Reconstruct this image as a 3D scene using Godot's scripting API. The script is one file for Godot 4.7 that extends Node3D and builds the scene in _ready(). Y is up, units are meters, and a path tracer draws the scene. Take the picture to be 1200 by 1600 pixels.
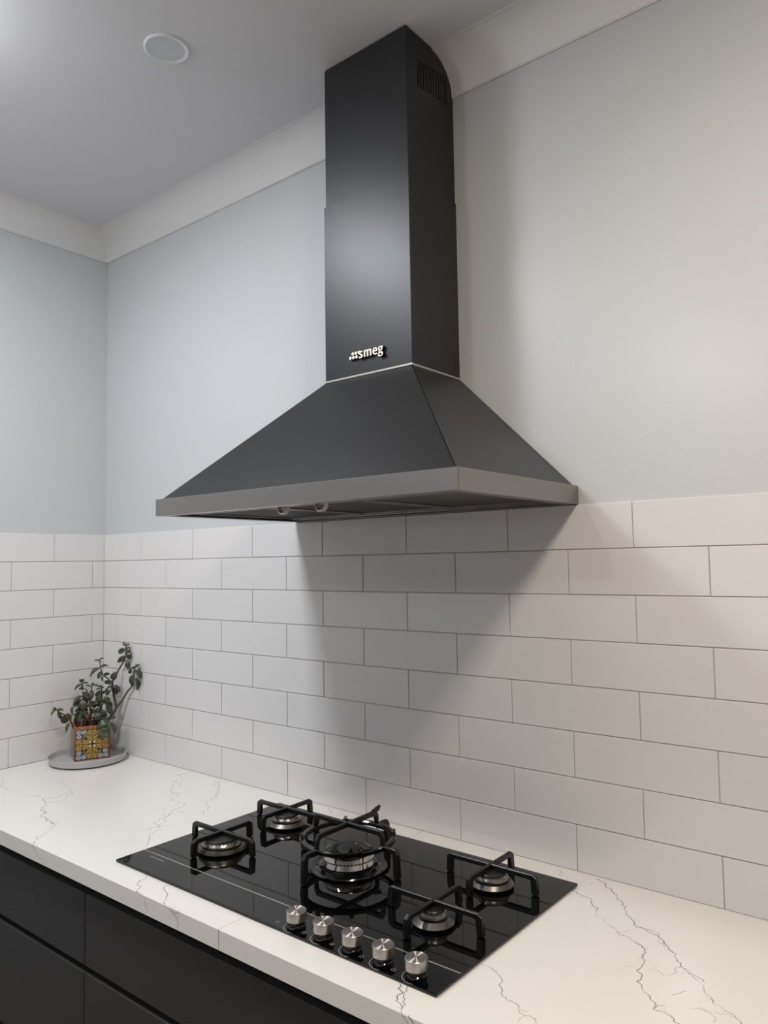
extends Node3D
# A kitchen corner: range hood over a gas cooktop, tiled splashback, quartz worktop.
# Corner of the room at x = 0, z = 0; tile faces lie at x = 0 and z = 0; worktop top at y = 0.9.

var taken := {}
var M := {}
var rng := RandomNumberGenerator.new()

func V(x: float, y: float, z: float) -> Vector3:
	return Vector3(x, y, z)

# ---------------------------------------------------------------- mesh helpers
func mb() -> SurfaceTool:
	var st := SurfaceTool.new()
	st.begin(Mesh.PRIMITIVE_TRIANGLES)
	st.set_smooth_group(-1)
	return st

func tri(st: SurfaceTool, a: Vector3, b: Vector3, c: Vector3) -> void:   # counter-clockwise seen from outside
	st.add_vertex(a); st.add_vertex(c); st.add_vertex(b)

func quad(st: SurfaceTool, a: Vector3, b: Vector3, c: Vector3, d: Vector3) -> void:
	tri(st, a, b, c); tri(st, a, c, d)

func quad_uv(st: SurfaceTool, p: Array, uv: Array) -> void:
	for k in [0, 2, 1, 0, 3, 2]:
		st.set_uv(uv[k]); st.add_vertex(p[k])

func cbox(st: SurfaceTool, lo: Vector3, hi: Vector3, b := 0.001) -> void:   # box with chamfered edges
	var c := (lo + hi) / 2; var h := (hi - lo) / 2
	b = minf(b, minf(h.x, minf(h.y, h.z)) * 0.45)
	for ax in 3:
		var u := (ax + 1) % 3; var v := (ax + 2) % 3
		for s in [-1.0, 1.0]:
			var q := []
			for k in [[-1, -1], [1, -1], [1, 1], [-1, 1]]:
				var p := Vector3()
				p[ax] = s * h[ax]; p[u] = k[0] * (h[u] - b); p[v] = k[1] * (h[v] - b)
				q.append(c + p)
			if s > 0: quad(st, q[0], q[1], q[2], q[3])
			else: quad(st, q[3], q[2], q[1], q[0])
		for su in [-1.0, 1.0]:      # edges that run along ax
			for sv in [-1.0, 1.0]:
				var e := []
				for k in [[-1, 0], [1, 0], [1, 1], [-1, 1]]:
					var p := Vector3()
					p[ax] = k[0] * (h[ax] - b)
					p[u] = su * (h[u] if k[1] == 0 else h[u] - b)
					p[v] = sv * (h[v] - b if k[1] == 0 else h[v])
					e.append(c + p)
				if su * sv > 0: quad(st, e[3], e[2], e[1], e[0])
				else: quad(st, e[0], e[1], e[2], e[3])
	for sx in [-1.0, 1.0]:
		for sy in [-1.0, 1.0]:
			for sz in [-1.0, 1.0]:
				var a := c + V(sx * h.x, sy * (h.y - b), sz * (h.z - b))
				var d := c + V(sx * (h.x - b), sy * h.y, sz * (h.z - b))
				var f := c + V(sx * (h.x - b), sy * (h.y - b), sz * h.z)
				if sx * sy * sz > 0: tri(st, a, d, f)
				else: tri(st, a, f, d)

func lathe(st: SurfaceTool, prof: Array, seg := 32, at := Vector3.ZERO, soft := false, uv := false) -> void:   # profile [r, y] from bottom to top, outside on the right
	for k in prof.size() - 1:
		st.set_smooth_group(1 if soft else k + 1)
		for s in seg:
			var t0 := TAU * s / seg; var t1 := TAU * (s + 1) / seg
			var d0 := V(cos(t0), 0, -sin(t0)); var d1 := V(cos(t1), 0, -sin(t1))
			var r0: float = prof[k][0]; var r1: float = prof[k + 1][0]
			var y0 := V(0, prof[k][1], 0) + at; var y1 := V(0, prof[k + 1][1], 0) + at
			var p := [y0 + d0 * r0, y0 + d1 * r0, y1 + d1 * r1, y1 + d0 * r1]
			var u0 := float(s) / seg; var u1 := float(s + 1) / seg; var v0 := float(k); var v1 := float(k + 1)
			var q := [Vector2(u0, v0), Vector2(u1, v0), Vector2(u1, v1), Vector2(u0, v1)]
			var order := []
			if r0 > 1e-6: order += [0, 2, 1]
			if r1 > 1e-6: order += [0, 3, 2]
			for i in order:
				if uv: st.set_uv(q[i])
				st.add_vertex(p[i])
	st.set_smooth_group(-1)

func prism(st: SurfaceTool, poly: PackedVector2Array, o: Vector3, u: Vector3, v: Vector3, depth: float) -> void:   # polygon in the u-v plane through o, pushed out along u x v
	var n := u.cross(v).normalized() * depth
	if Geometry2D.is_polygon_clockwise(poly): poly.reverse()
	var ix := Geometry2D.triangulate_polygon(poly)
	for k in range(0, ix.size(), 3):
		var a := o + u * poly[ix[k]].x + v * poly[ix[k]].y
		var b := o + u * poly[ix[k + 1]].x + v * poly[ix[k + 1]].y
		var c := o + u * poly[ix[k + 2]].x + v * poly[ix[k + 2]].y
		if (b - a).cross(c - a).dot(n) < 0:
			var t := b; b = c; c = t
		tri(st, a + n, b + n, c + n); tri(st, a, c, b)
	for k in poly.size():
		var a := o + u * poly[k].x + v * poly[k].y
		var j := (k + 1) % poly.size()
		var b := o + u * poly[j].x + v * poly[j].y
		quad(st, a, b, b + n, a + n)

func tube(st: SurfaceTool, pts: Array, r0: float, r1: float, seg := 8) -> void:
	st.set_smooth_group(1)
	var rings := []
	var ref := V(0.31, 0.2, 0.93)
	for k in pts.size():
		var t: Vector3 = (pts[mini(k + 1, pts.size() - 1)] - pts[maxi(k - 1, 0)]).normalized()
		var a := t.cross(ref).normalized(); var b := a.cross(t).normalized()
		var r := lerpf(r0, r1, float(k) / (pts.size() - 1))
		var ring := []
		for s in seg: ring.append(pts[k] + (a * cos(TAU * s / seg) + b * sin(TAU * s / seg)) * r)
		rings.append(ring)
	for k in pts.size() - 1:
		for s in seg:
			var j := (s + 1) % seg
			quad(st, rings[k][s], rings[k + 1][s], rings[k + 1][j], rings[k][j])
	st.set_smooth_group(-1)
	for s in range(1, seg - 1):
		tri(st, rings[0][0], rings[0][s], rings[0][s + 1])
		tri(st, rings[-1][0], rings[-1][s + 1], rings[-1][s])

func bar(st: SurfaceTool, pts: Array, side: Vector3, w: Array, h: Array, c: float) -> void:   # chamfered bar swept along a path; side stays level, h lies in the path's plane
	var rings := []
	for k in pts.size():
		var t: Vector3 = (pts[mini(k + 1, pts.size() - 1)] - pts[maxi(k - 1, 0)]).normalized()
		var up := side.cross(t).normalized()
		var a: float = w[k] / 2; var b: float = h[k] / 2
		var ring := []
		for q in [[a, b - c], [a - c, b], [c - a, b], [-a, b - c], [-a, c - b], [c - a, -b], [a - c, -b], [a, c - b]]:
			ring.append(pts[k] + side * q[0] + up * q[1])
		rings.append(ring)
	for k in pts.size() - 1:
		for s in 8:
			var j := (s + 1) % 8
			quad(st, rings[k][s], rings[k][j], rings[k + 1][j], rings[k + 1][s])
	for s in range(1, 7):
		tri(st, rings[0][0], rings[0][s + 1], rings[0][s])
		tri(st, rings[-1][0], rings[-1][s], rings[-1][s + 1])

func done(st: SurfaceTool, tangents := false) -> ArrayMesh:
	st.generate_normals()
	if tangents: st.generate_tangents()
	return st.commit()

# ---------------------------------------------------------------- naming helpers
func numbered(called: String) -> String:
	if not taken.has(called):
		taken[called] = 0
		return called
	taken[called] += 1
	return "%s_%03d" % [called, taken[called]]

func tag(o: Node, label: String, category: String, group := "") -> void:
	o.set_meta("label", label); o.set_meta("category", category)
	if group != "": o.set_meta("group", group)

func thing(called: String, label: String, category: String, at := Vector3.ZERO, group := "") -> Node3D:
	var o := Node3D.new()
	o.name = numbered(called); add_child(o); o.position = at
	tag(o, label, category, group)
	return o

func part(called: String, mesh: Mesh, m: Material, parent: Node3D, at := Vector3.ZERO) -> MeshInstance3D:
	var o := MeshInstance3D.new()
	o.mesh = mesh; o.material_override = m; o.name = called
	parent.add_child(o, true); o.position = at
	return o

func struct(called: String, mesh: Mesh, m: Material, label: String) -> MeshInstance3D:
	var o := MeshInstance3D.new()
	o.mesh = mesh; o.material_override = m; o.name = called; add_child(o)
	o.set_meta("kind", "structure"); o.set_meta("label", label)
	return o

# ---------------------------------------------------------------- materials
func mat(c: Color, rough: float, metal := 0.0, spec := 0.5) -> StandardMaterial3D:
	var m := StandardMaterial3D.new()
	m.albedo_color = c; m.roughness = rough; m.metallic = metal; m.metallic_specular = spec
	return m

func noise_tex(freq: float, size: int, ramp: Gradient = null, normal := false, bump := 1.0, oct := 4, seed_ := 1) -> NoiseTexture2D:
	var n := FastNoiseLite.new()
	n.frequency = freq; n.fractal_octaves = oct; n.seed = seed_
	var t := NoiseTexture2D.new()
	t.noise = n; t.width = size; t.height = size; t.seamless = true
	t.as_normal_map = normal; t.bump_strength = bump
	if ramp: t.color_ramp = ramp
	return t

func two(a: Color, b: Color) -> Gradient:
	var g := Gradient.new()
	g.set_color(0, a); g.set_color(1, b)
	return g

func triplanar(m: StandardMaterial3D, scale_: float, world := true) -> void:
	m.uv1_triplanar = true; m.uv1_world_triplanar = world; m.uv1_scale = Vector3.ONE * scale_

func make_materials() -> void:
	M.paint = mat(Color(0.775, 0.785, 0.792), 0.32, 0.0, 0.5)
	M.paint.normal_enabled = true
	M.paint.normal_texture = noise_tex(0.03, 512, null, true, 2.0, 3, 3); M.paint.normal_scale = 0.12
	triplanar(M.paint, 5.0)
	M.ceiling = mat(Color(0.85, 0.85, 0.86), 0.8)
	M.cornice = mat(Color(0.87, 0.868, 0.865), 0.6)
	M.tile = mat(Color(0.865, 0.858, 0.855), 0.1)
	M.tile.normal_enabled = true
	M.tile.normal_texture = noise_tex(0.006, 512, null, true, 1.5, 2, 7); M.tile.normal_scale = 0.05
	triplanar(M.tile, 2.2)
	M.grout = mat(Color(0.70, 0.665, 0.63), 0.9)
	M.hood = mat(Color(0.155, 0.157, 0.164), 0.385, 0.35, 0.5)
	M.hood.normal_enabled = true
	M.hood.normal_texture = noise_tex(0.12, 256, null, true, 1.0, 2, 9); M.hood.normal_scale = 0.06
	triplanar(M.hood, 12.0)
	M.steel = mat(Color(0.60, 0.585, 0.57), 0.33, 1.0)
	M.steel.roughness_texture = noise_tex(0.02, 512, two(Color(0.88, 0.88, 0.88), Color(1, 1, 1)), false, 1.0, 3, 11)
	M.steel.roughness_texture_channel = BaseMaterial3D.TEXTURE_CHANNEL_RED
	M.steel.uv1_triplanar = true; M.steel.uv1_world_triplanar = true; M.steel.uv1_scale = V(0.6, 90.0, 0.6)
	M.trim_steel = mat(Color(0.80, 0.78, 0.75), 0.3, 1.0)
	M.filter_frame = mat(Color(0.50, 0.49, 0.48), 0.38, 1.0)
	M.filter_mesh = mat(Color(0.42, 0.41, 0.40), 0.45, 1.0)
	M.duct = mat(Color(0.62, 0.62, 0.61), 0.45, 1.0)
	M.black_plastic = mat(Color(0.06, 0.06, 0.06), 0.5)
	M.lamp_glass = mat(Color(0.8, 0.8, 0.78), 0.25)
	M.badge = mat(Color(0.93, 0.90, 0.86), 0.35, 0.15)
	M.badge_black = mat(Color(0.015, 0.015, 0.015), 0.5)
	M.glass_black = mat(Color(0.018, 0.019, 0.02), 0.025, 0.0, 0.46)
	M.glass_edge = mat(Color(0.30, 0.30, 0.30), 0.2, 0.7)
	M.print = mat(Color(0.62, 0.62, 0.61), 0.5)
	M.iron = mat(Color(0.035, 0.034, 0.034), 0.38, 0.0, 0.5)
	M.iron.normal_enabled = true
	M.iron.normal_texture = noise_tex(0.2, 256, null, true, 1.5, 2, 15); M.iron.normal_scale = 0.15
	triplanar(M.iron, 25.0)
	M.enamel = mat(Color(0.022, 0.022, 0.024), 0.12, 0.0, 0.55)
	M.cap = mat(Color(0.05, 0.048, 0.047), 0.4)
	M.alu = mat(Color(0.60, 0.585, 0.565), 0.3, 1.0)
	M.alu_dark = mat(Color(0.44, 0.43, 0.41), 0.36, 1.0)
	M.chrome = mat(Color(0.80, 0.78, 0.77), 0.1, 1.0)
	M.rubber = mat(Color(0.02, 0.02, 0.02), 0.8)
	M.knob_top = mat(Color(0.70, 0.68, 0.66), 0.5, 1.0)
	M.knob_top.anisotropy_enabled = true; M.knob_top.anisotropy = -0.98
	M.knob_side = mat(Color(0.70, 0.68, 0.66), 0.32, 1.0)
	M.cabinet = mat(Color(0.20, 0.202, 0.206), 0.5, 0.0, 0.4)
	M.terracotta = mat(Color(0.84, 0.58, 0.36), 0.75)
	M.terracotta.albedo_texture = noise_tex(0.05, 256, two(Color(0.42, 0.33, 0.30), Color(1, 1, 1)), false, 1.0, 4, 21)
	triplanar(M.terracotta, 8.0)
	M.soil = mat(Color(0.10, 0.075, 0.055), 0.95)
	M.tray = mat(Color(0.70, 0.695, 0.70), 0.4)
	M.leaf = mat(Color(1, 1, 1), 0.32, 0.0, 0.5)
	M.leaf.albedo_texture = noise_tex(0.02, 256, two(Color(0.17, 0.20, 0.14), Color(0.33, 0.36, 0.26)), false, 1.0, 3, 31)
	triplanar(M.leaf, 14.0)
	M.leaf.backlight_enabled = true; M.leaf.backlight = Color(0.02, 0.03, 0.01)
	M.leaf_brown = mat(Color(0.21, 0.12, 0.09), 0.45)
	M.leaf_dusty = mat(Color(0.33, 0.36, 0.27), 0.5)
	M.stem_green = mat(Color(0.30, 0.29, 0.20), 0.6)
	M.stem_pink = mat(Color(0.40, 0.31, 0.26), 0.6)
	M.stem_brown = mat(Color(0.33, 0.21, 0.14), 0.8)
	M.stem_brown.albedo_texture = noise_tex(0.08, 128, two(Color(0.6, 0.55, 0.5), Color(1, 1, 1)), false, 1.0, 3, 33)
	triplanar(M.stem_brown, 30.0)
	M.white_plastic = mat(Color(0.86, 0.86, 0.87), 0.4)
	M.diffuser = mat(Color(0.80, 0.81, 0.83), 0.55)
	M.floor = mat(Color(0.62, 0.58, 0.54), 0.5)
	M.floor.albedo_texture = noise_tex(0.02, 512, two(Color(0.85, 0.82, 0.8), Color(1, 1, 1)), false, 1.0, 4, 41)
	triplanar(M.floor, 1.0)
	M.pane = mat(Color(0.9, 0.95, 1.0, 0.06), 0.02)
	M.pane.transparency = BaseMaterial3D.TRANSPARENCY_ALPHA

var leaf_data := [
[V(0.172,1.291,0.013),V(0.155,1.303,0.016),V(0.505,0.478,0.718),0.012,0],
[V(0.171,1.291,0.012),V(0.192,1.296,0.013),V(-0.208,0.778,0.593),0.012,0],
[V(0.166,1.278,0.012),V(0.140,1.263,0.028),V(0.502,0.022,0.864),0.019,0],
[V(0.176,1.283,0.013),V(0.198,1.277,0.013),V(0.192,0.731,0.655),0.012,0],
[V(0.166,1.252,0.013),V(0.150,1.231,0.034),V(0.792,0.031,0.609),0.019,0],
[V(0.179,1.272,0.012),V(0.205,1.250,0.013),V(0.491,0.593,0.638),0.019,0],
[V(0.171,1.265,0.012),V(0.195,1.245,0.012),V(0.496,0.577,0.649),0.017,0],
[V(0.178,1.239,0.013),V(0.188,1.207,0.013),V(0.807,0.253,0.534),0.018,0],
[V(0.206,1.209,0.013),V(0.192,1.189,0.013),V(0.607,-0.451,0.655),0.013,0],
[V(0.227,1.212,0.013),V(0.253,1.229,0.012),V(-0.270,0.441,0.856),0.017,0],
[V(0.226,1.212,0.012),V(0.217,1.222,0.012),V(0.702,0.698,-0.143),0.007,0],
[V(0.229,1.209,0.013),V(0.274,1.183,0.013),V(0.489,0.846,-0.210),0.028,0],
[V(0.225,1.190,0.014),V(0.209,1.144,0.014),V(0.239,-0.084,0.967),0.026,0],
[V(0.235,1.180,0.012),V(0.255,1.138,0.013),V(0.871,0.416,-0.260),0.025,0],
[V(0.224,1.212,0.013),V(0.195,1.211,0.012),V(-0.046,0.961,0.274),0.015,0],
[V(0.133,1.242,0.096),V(0.135,1.254,0.077),V(0.130,0.843,0.523),0.012,0],
[V(0.132,1.242,0.094),V(0.123,1.246,0.111),V(0.407,0.913,-0.033),0.011,0],
[V(0.133,1.238,0.094),V(0.136,1.237,0.085),V(0.806,0.557,0.203),0.005,0],
[V(0.136,1.220,0.094),V(0.150,1.227,0.066),V(0.166,0.930,0.327),0.018,0],
[V(0.138,1.218,0.094),V(0.124,1.194,0.130),V(0.091,0.813,0.575),0.025,0],
[V(0.142,1.205,0.094),V(0.144,1.181,0.106),V(0.854,0.298,0.426),0.015,0],
[V(0.128,1.190,0.074),V(0.137,1.193,0.054),V(0.802,0.387,0.455),0.012,0],
[V(0.141,1.189,0.085),V(0.142,1.167,0.087),V(0.134,0.077,0.988),0.012,0],
[V(0.137,1.170,0.075),V(0.140,1.157,0.062),V(0.942,-0.059,0.330),0.014,0],
[V(0.136,1.164,0.054),V(0.140,1.166,0.069),V(0.966,0.049,-0.254),0.012,0],
[V(0.145,1.171,0.050),V(0.158,1.199,0.045),V(0.740,-0.236,0.630),0.024,0],
[V(0.147,1.168,0.053),V(0.152,1.157,0.067),V(0.840,0.528,0.126),0.017,0],
[V(0.149,1.149,0.050),V(0.145,1.129,0.080),V(0.899,0.284,0.333),0.019,0],
[V(0.149,1.150,0.045),V(0.158,1.122,0.022),V(0.846,0.473,-0.244),0.020,0],
[V(0.143,1.142,0.039),V(0.152,1.116,0.035),V(0.828,0.199,0.525),0.019,1],
[V(0.154,1.146,0.059),V(0.146,1.118,0.076),V(0.589,0.294,0.753),0.018,0],
[V(0.100,1.172,0.141),V(0.100,1.180,0.151),V(0.974,-0.170,0.148),0.012,0],
[V(0.090,1.171,0.136),V(0.098,1.180,0.134),V(0.637,-0.397,0.661),0.011,0],
[V(0.106,1.164,0.142),V(0.090,1.147,0.169),V(0.059,0.823,0.565),0.019,0],
[V(0.108,1.166,0.142),V(0.114,1.168,0.123),V(0.533,0.813,0.234),0.011,0],
[V(0.106,1.157,0.135),V(0.125,1.156,0.118),V(0.111,0.990,0.091),0.014,0],
[V(0.104,1.152,0.139),V(0.102,1.147,0.154),V(0.949,0.266,0.169),0.009,0],
[V(0.116,1.150,0.144),V(0.131,1.116,0.140),V(0.810,0.289,0.511),0.020,0],
[V(0.125,1.141,0.117),V(0.127,1.105,0.126),V(0.856,0.179,0.486),0.020,0],
[V(0.131,1.159,0.122),V(0.131,1.168,0.112),V(0.892,0.339,0.300),0.009,0],
[V(0.131,1.158,0.120),V(0.152,1.157,0.102),V(0.135,0.987,0.086),0.015,0],
[V(0.103,1.123,0.140),V(0.088,1.093,0.173),V(0.065,0.716,0.695),0.025,0],
[V(0.086,1.105,0.132),V(0.080,1.095,0.166),V(0.430,0.832,0.350),0.019,0],
[V(0.113,1.109,0.142),V(0.113,1.064,0.142),V(0.872,0.001,0.490),0.024,0],
[V(0.084,1.107,0.144),V(0.077,1.083,0.157),V(0.838,0.050,0.544),0.022,0],
[V(0.091,1.091,0.167),V(0.097,1.060,0.178),V(-0.027,0.308,0.951),0.018,0],
[V(0.125,1.150,0.095),V(0.136,1.146,0.074),V(0.550,0.825,0.131),0.013,0],
[V(0.140,1.142,0.092),V(0.126,1.143,0.107),V(0.234,0.959,0.158),0.011,0],
[V(0.139,1.135,0.089),V(0.124,1.117,0.105),V(0.740,-0.019,0.672),0.018,0],
[V(0.118,1.124,0.075),V(0.120,1.129,0.059),V(0.946,0.269,0.179),0.009,0],
[V(0.137,1.122,0.093),V(0.137,1.105,0.109),V(0.875,0.360,0.324),0.015,0],
[V(0.138,1.102,0.094),V(0.127,1.088,0.118),V(0.506,0.634,0.585),0.016,0],
[V(0.139,1.116,0.076),V(0.149,1.084,0.062),V(0.879,0.074,0.472),0.022,0],
[V(0.138,1.097,0.064),V(0.140,1.063,0.049),V(0.999,0.049,0.015),0.020,0],
[V(0.147,1.081,0.076),V(0.157,1.049,0.054),V(0.968,0.194,0.162),0.022,0],
[V(0.141,1.079,0.096),V(0.127,1.052,0.106),V(0.745,-0.135,0.653),0.018,0],
[V(0.140,1.070,0.087),V(0.143,1.033,0.074),V(0.901,-0.081,0.427),0.024,0],
[V(0.141,1.061,0.114),V(0.161,1.036,0.100),V(0.765,0.298,0.571),0.023,0],
[V(0.114,1.055,0.153),V(0.112,1.027,0.160),V(0.240,0.208,0.948),0.015,0],
[V(0.114,1.063,0.124),V(0.107,1.049,0.147),V(0.886,0.224,0.407),0.018,0],
[V(0.122,1.104,0.099),V(0.130,1.079,0.083),V(0.910,0.019,0.413),0.018,0],
[V(0.106,1.100,0.105),V(0.111,1.072,0.096),V(0.891,0.017,0.454),0.016,0],
[V(0.097,1.087,0.236),V(0.095,1.072,0.253),V(0.113,0.737,0.666),0.013,0],
[V(0.097,1.087,0.234),V(0.098,1.098,0.243),V(0.960,-0.244,0.138),0.009,0],
[V(0.100,1.086,0.233),V(0.105,1.086,0.209),V(0.553,0.826,0.110),0.013,0],
[V(0.095,1.078,0.227),V(0.096,1.053,0.215),V(0.999,0.030,0.038),0.015,0],
[V(0.103,1.065,0.207),V(0.112,1.058,0.183),V(0.939,0.127,0.321),0.017,0],
[V(0.110,1.062,0.200),V(0.097,1.038,0.215),V(0.783,-0.031,0.621),0.028,1],
[V(0.125,1.040,0.198),V(0.126,1.012,0.215),V(0.079,0.535,0.841),0.018,0],
[V(0.112,1.050,0.184),V(0.106,1.055,0.193),V(0.869,0.174,0.464),0.009,0],
[V(0.192,1.046,0.087),V(0.207,1.049,0.073),V(0.665,0.139,0.733),0.011,0],
[V(0.186,1.038,0.086),V(0.186,1.049,0.108),V(0.997,-0.066,0.037),0.013,0],
[V(0.199,1.040,0.094),V(0.182,1.017,0.135),V(0.671,0.497,0.550),0.027,0],
[V(0.204,1.035,0.095),V(0.208,1.016,0.104),V(0.816,0.392,0.426),0.018,0],
[V(0.193,1.027,0.081),V(0.208,0.992,0.073),V(0.895,0.423,-0.139),0.021,0],
[V(0.201,1.023,0.104),V(0.195,0.995,0.126),V(0.849,0.221,0.480),0.019,0],
[V(0.203,1.018,0.100),V(0.205,0.996,0.095),V(0.887,-0.063,0.457),0.014,0],
[V(0.188,1.024,0.115),V(0.172,1.009,0.129),V(0.662,-0.018,0.750),0.015,0],
[V(0.199,1.014,0.107),V(0.194,0.976,0.120),V(0.835,0.089,0.544),0.024,2],
[V(0.112,1.083,0.156),V(0.112,1.094,0.174),V(0.652,0.657,-0.379),0.011,2],
[V(0.090,1.041,0.144),V(0.084,1.056,0.160),V(0.922,0.388,-0.010),0.012,0],
[V(0.088,1.054,0.141),V(0.085,1.075,0.155),V(0.939,-0.079,0.336),0.014,0],
[V(0.073,1.070,0.125),V(0.064,1.066,0.147),V(0.683,0.613,0.397),0.013,0],
[V(0.150,1.108,0.088),V(0.140,1.102,0.108),V(0.243,0.897,0.369),0.013,0],
[V(0.056,1.057,0.123),V(0.058,1.023,0.112),V(0.862,0.195,-0.467),0.019,0],
[V(0.065,1.073,0.103),V(0.082,1.084,0.085),V(0.337,0.637,0.693),0.015,0],
[V(0.150,1.077,0.071),V(0.156,1.094,0.084),V(0.752,0.182,-0.634),0.012,0],
[V(0.118,1.096,0.138),V(0.137,1.083,0.128),V(0.464,0.841,-0.279),0.014,0],
[V(0.108,1.062,0.154),V(0.112,1.041,0.149),V(0.959,0.228,-0.165),0.012,2],
[V(0.133,1.101,0.085),V(0.135,1.084,0.067),V(0.728,0.551,-0.407),0.013,0],
[V(0.146,1.100,0.088),V(0.139,1.077,0.094),V(0.802,-0.088,0.591),0.013,0],
[V(0.098,1.090,0.111),V(0.094,1.105,0.109),V(0.919,0.234,-0.318),0.008,0],
[V(0.143,1.055,0.086),V(0.126,1.061,0.108),V(0.780,0.435,0.451),0.015,0],
[V(0.107,1.071,0.151),V(0.111,1.047,0.135),V(0.978,0.203,-0.045),0.016,0],
[V(0.064,1.088,0.141),V(0.075,1.056,0.127),V(0.775,0.456,-0.438),0.020,0],
[V(0.054,1.042,0.132),V(0.048,1.055,0.145),V(0.927,0.370,0.055),0.011,0],
[V(0.076,1.113,0.124),V(0.088,1.091,0.107),V(0.877,0.481,-0.010),0.016,0],
[V(0.075,1.103,0.109),V(0.067,1.078,0.115),V(0.805,-0.116,0.582),0.015,2],
[V(0.130,1.040,0.113),V(0.139,1.049,0.091),V(0.250,0.854,0.456),0.014,0],
[V(0.102,1.084,0.149),V(0.115,1.069,0.123),V(0.867,0.466,0.174),0.018,0],
[V(0.087,1.051,0.125),V(0.097,1.030,0.130),V(0.881,0.306,-0.362),0.013,0],
[V(0.124,1.068,0.105),V(0.121,1.037,0.100),V(0.937,-0.040,-0.347),0.017,0],
[V(0.099,1.075,0.066),V(0.080,1.082,0.087),V(0.608,0.715,0.345),0.016,0],
[V(0.099,1.096,0.153),V(0.090,1.100,0.169),V(0.509,0.857,0.079),0.010,0],
[V(0.102,1.037,0.088),V(0.113,1.058,0.093),V(0.451,-0.420,0.788),0.013,0],
[V(0.106,1.106,0.122),V(0.113,1.120,0.103),V(0.868,0.176,0.464),0.014,0],
[V(0.116,1.072,0.120),V(0.137,1.059,0.103),V(0.690,0.591,0.418),0.016,0],
[V(0.073,1.036,0.089),V(0.094,1.013,0.071),V(0.693,0.709,-0.130),0.019,0],
[V(0.095,1.080,0.107),V(0.108,1.093,0.100),V(0.489,-0.009,0.872),0.011,0]]
var stem_data := [
[[V(0.124,1.007,0.066),V(0.132,1.033,0.052),V(0.139,1.049,0.041),V(0.154,1.074,0.035),V(0.166,1.094,0.024),V(0.175,1.111,0.018),V(0.185,1.128,0.013),V(0.205,1.144,0.012),V(0.225,1.180,0.013),V(0.226,1.212,0.012)],0.0055,0.0022,1],
[[V(0.153,1.072,0.037),V(0.140,1.107,0.039),V(0.138,1.135,0.043),V(0.137,1.159,0.045),V(0.140,1.176,0.039),V(0.142,1.199,0.025),V(0.147,1.222,0.013),V(0.164,1.240,0.012),V(0.171,1.272,0.012),V(0.171,1.294,0.012)],0.0045,0.0020,0],
[[V(0.137,1.152,0.044),V(0.137,1.177,0.064),V(0.133,1.191,0.081),V(0.134,1.212,0.089),V(0.132,1.242,0.094)],0.0030,0.0015,0],
[[V(0.118,1.012,0.117),V(0.118,1.069,0.118),V(0.127,1.121,0.121),V(0.128,1.158,0.120)],0.0035,0.0022,1],
[[V(0.091,1.010,0.125),V(0.087,1.068,0.130),V(0.097,1.120,0.133),V(0.095,1.151,0.136),V(0.094,1.175,0.139)],0.0050,0.0020,0],
[[V(0.100,1.012,0.169),V(0.111,1.047,0.190),V(0.113,1.065,0.206),V(0.106,1.074,0.219),V(0.098,1.085,0.232),V(0.092,1.090,0.243)],0.0035,0.0015,0],
[[V(0.108,1.004,0.075),V(0.118,1.063,0.078),V(0.128,1.115,0.081),V(0.127,1.146,0.082)],0.0040,0.0020,0],
[[V(0.150,1.007,0.082),V(0.183,1.038,0.085),V(0.196,1.049,0.082)],0.0030,0.0020,0],
[[V(0.183,1.038,0.085),V(0.193,1.026,0.088),V(0.193,1.011,0.098)],0.0025,0.0015,0],
[[V(0.115,1.011,0.142),V(0.118,1.039,0.137),V(0.124,1.046,0.126),V(0.128,1.064,0.120),V(0.127,1.076,0.122)],0.0070,0.0060,2],
[[V(0.076,1.008,0.151),V(0.076,1.036,0.150),V(0.079,1.056,0.146)],0.0070,0.0060,2],
[[V(0.119,1.014,0.155),V(0.121,1.032,0.151),V(0.123,1.047,0.150)],0.0040,0.0040,1]]
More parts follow.
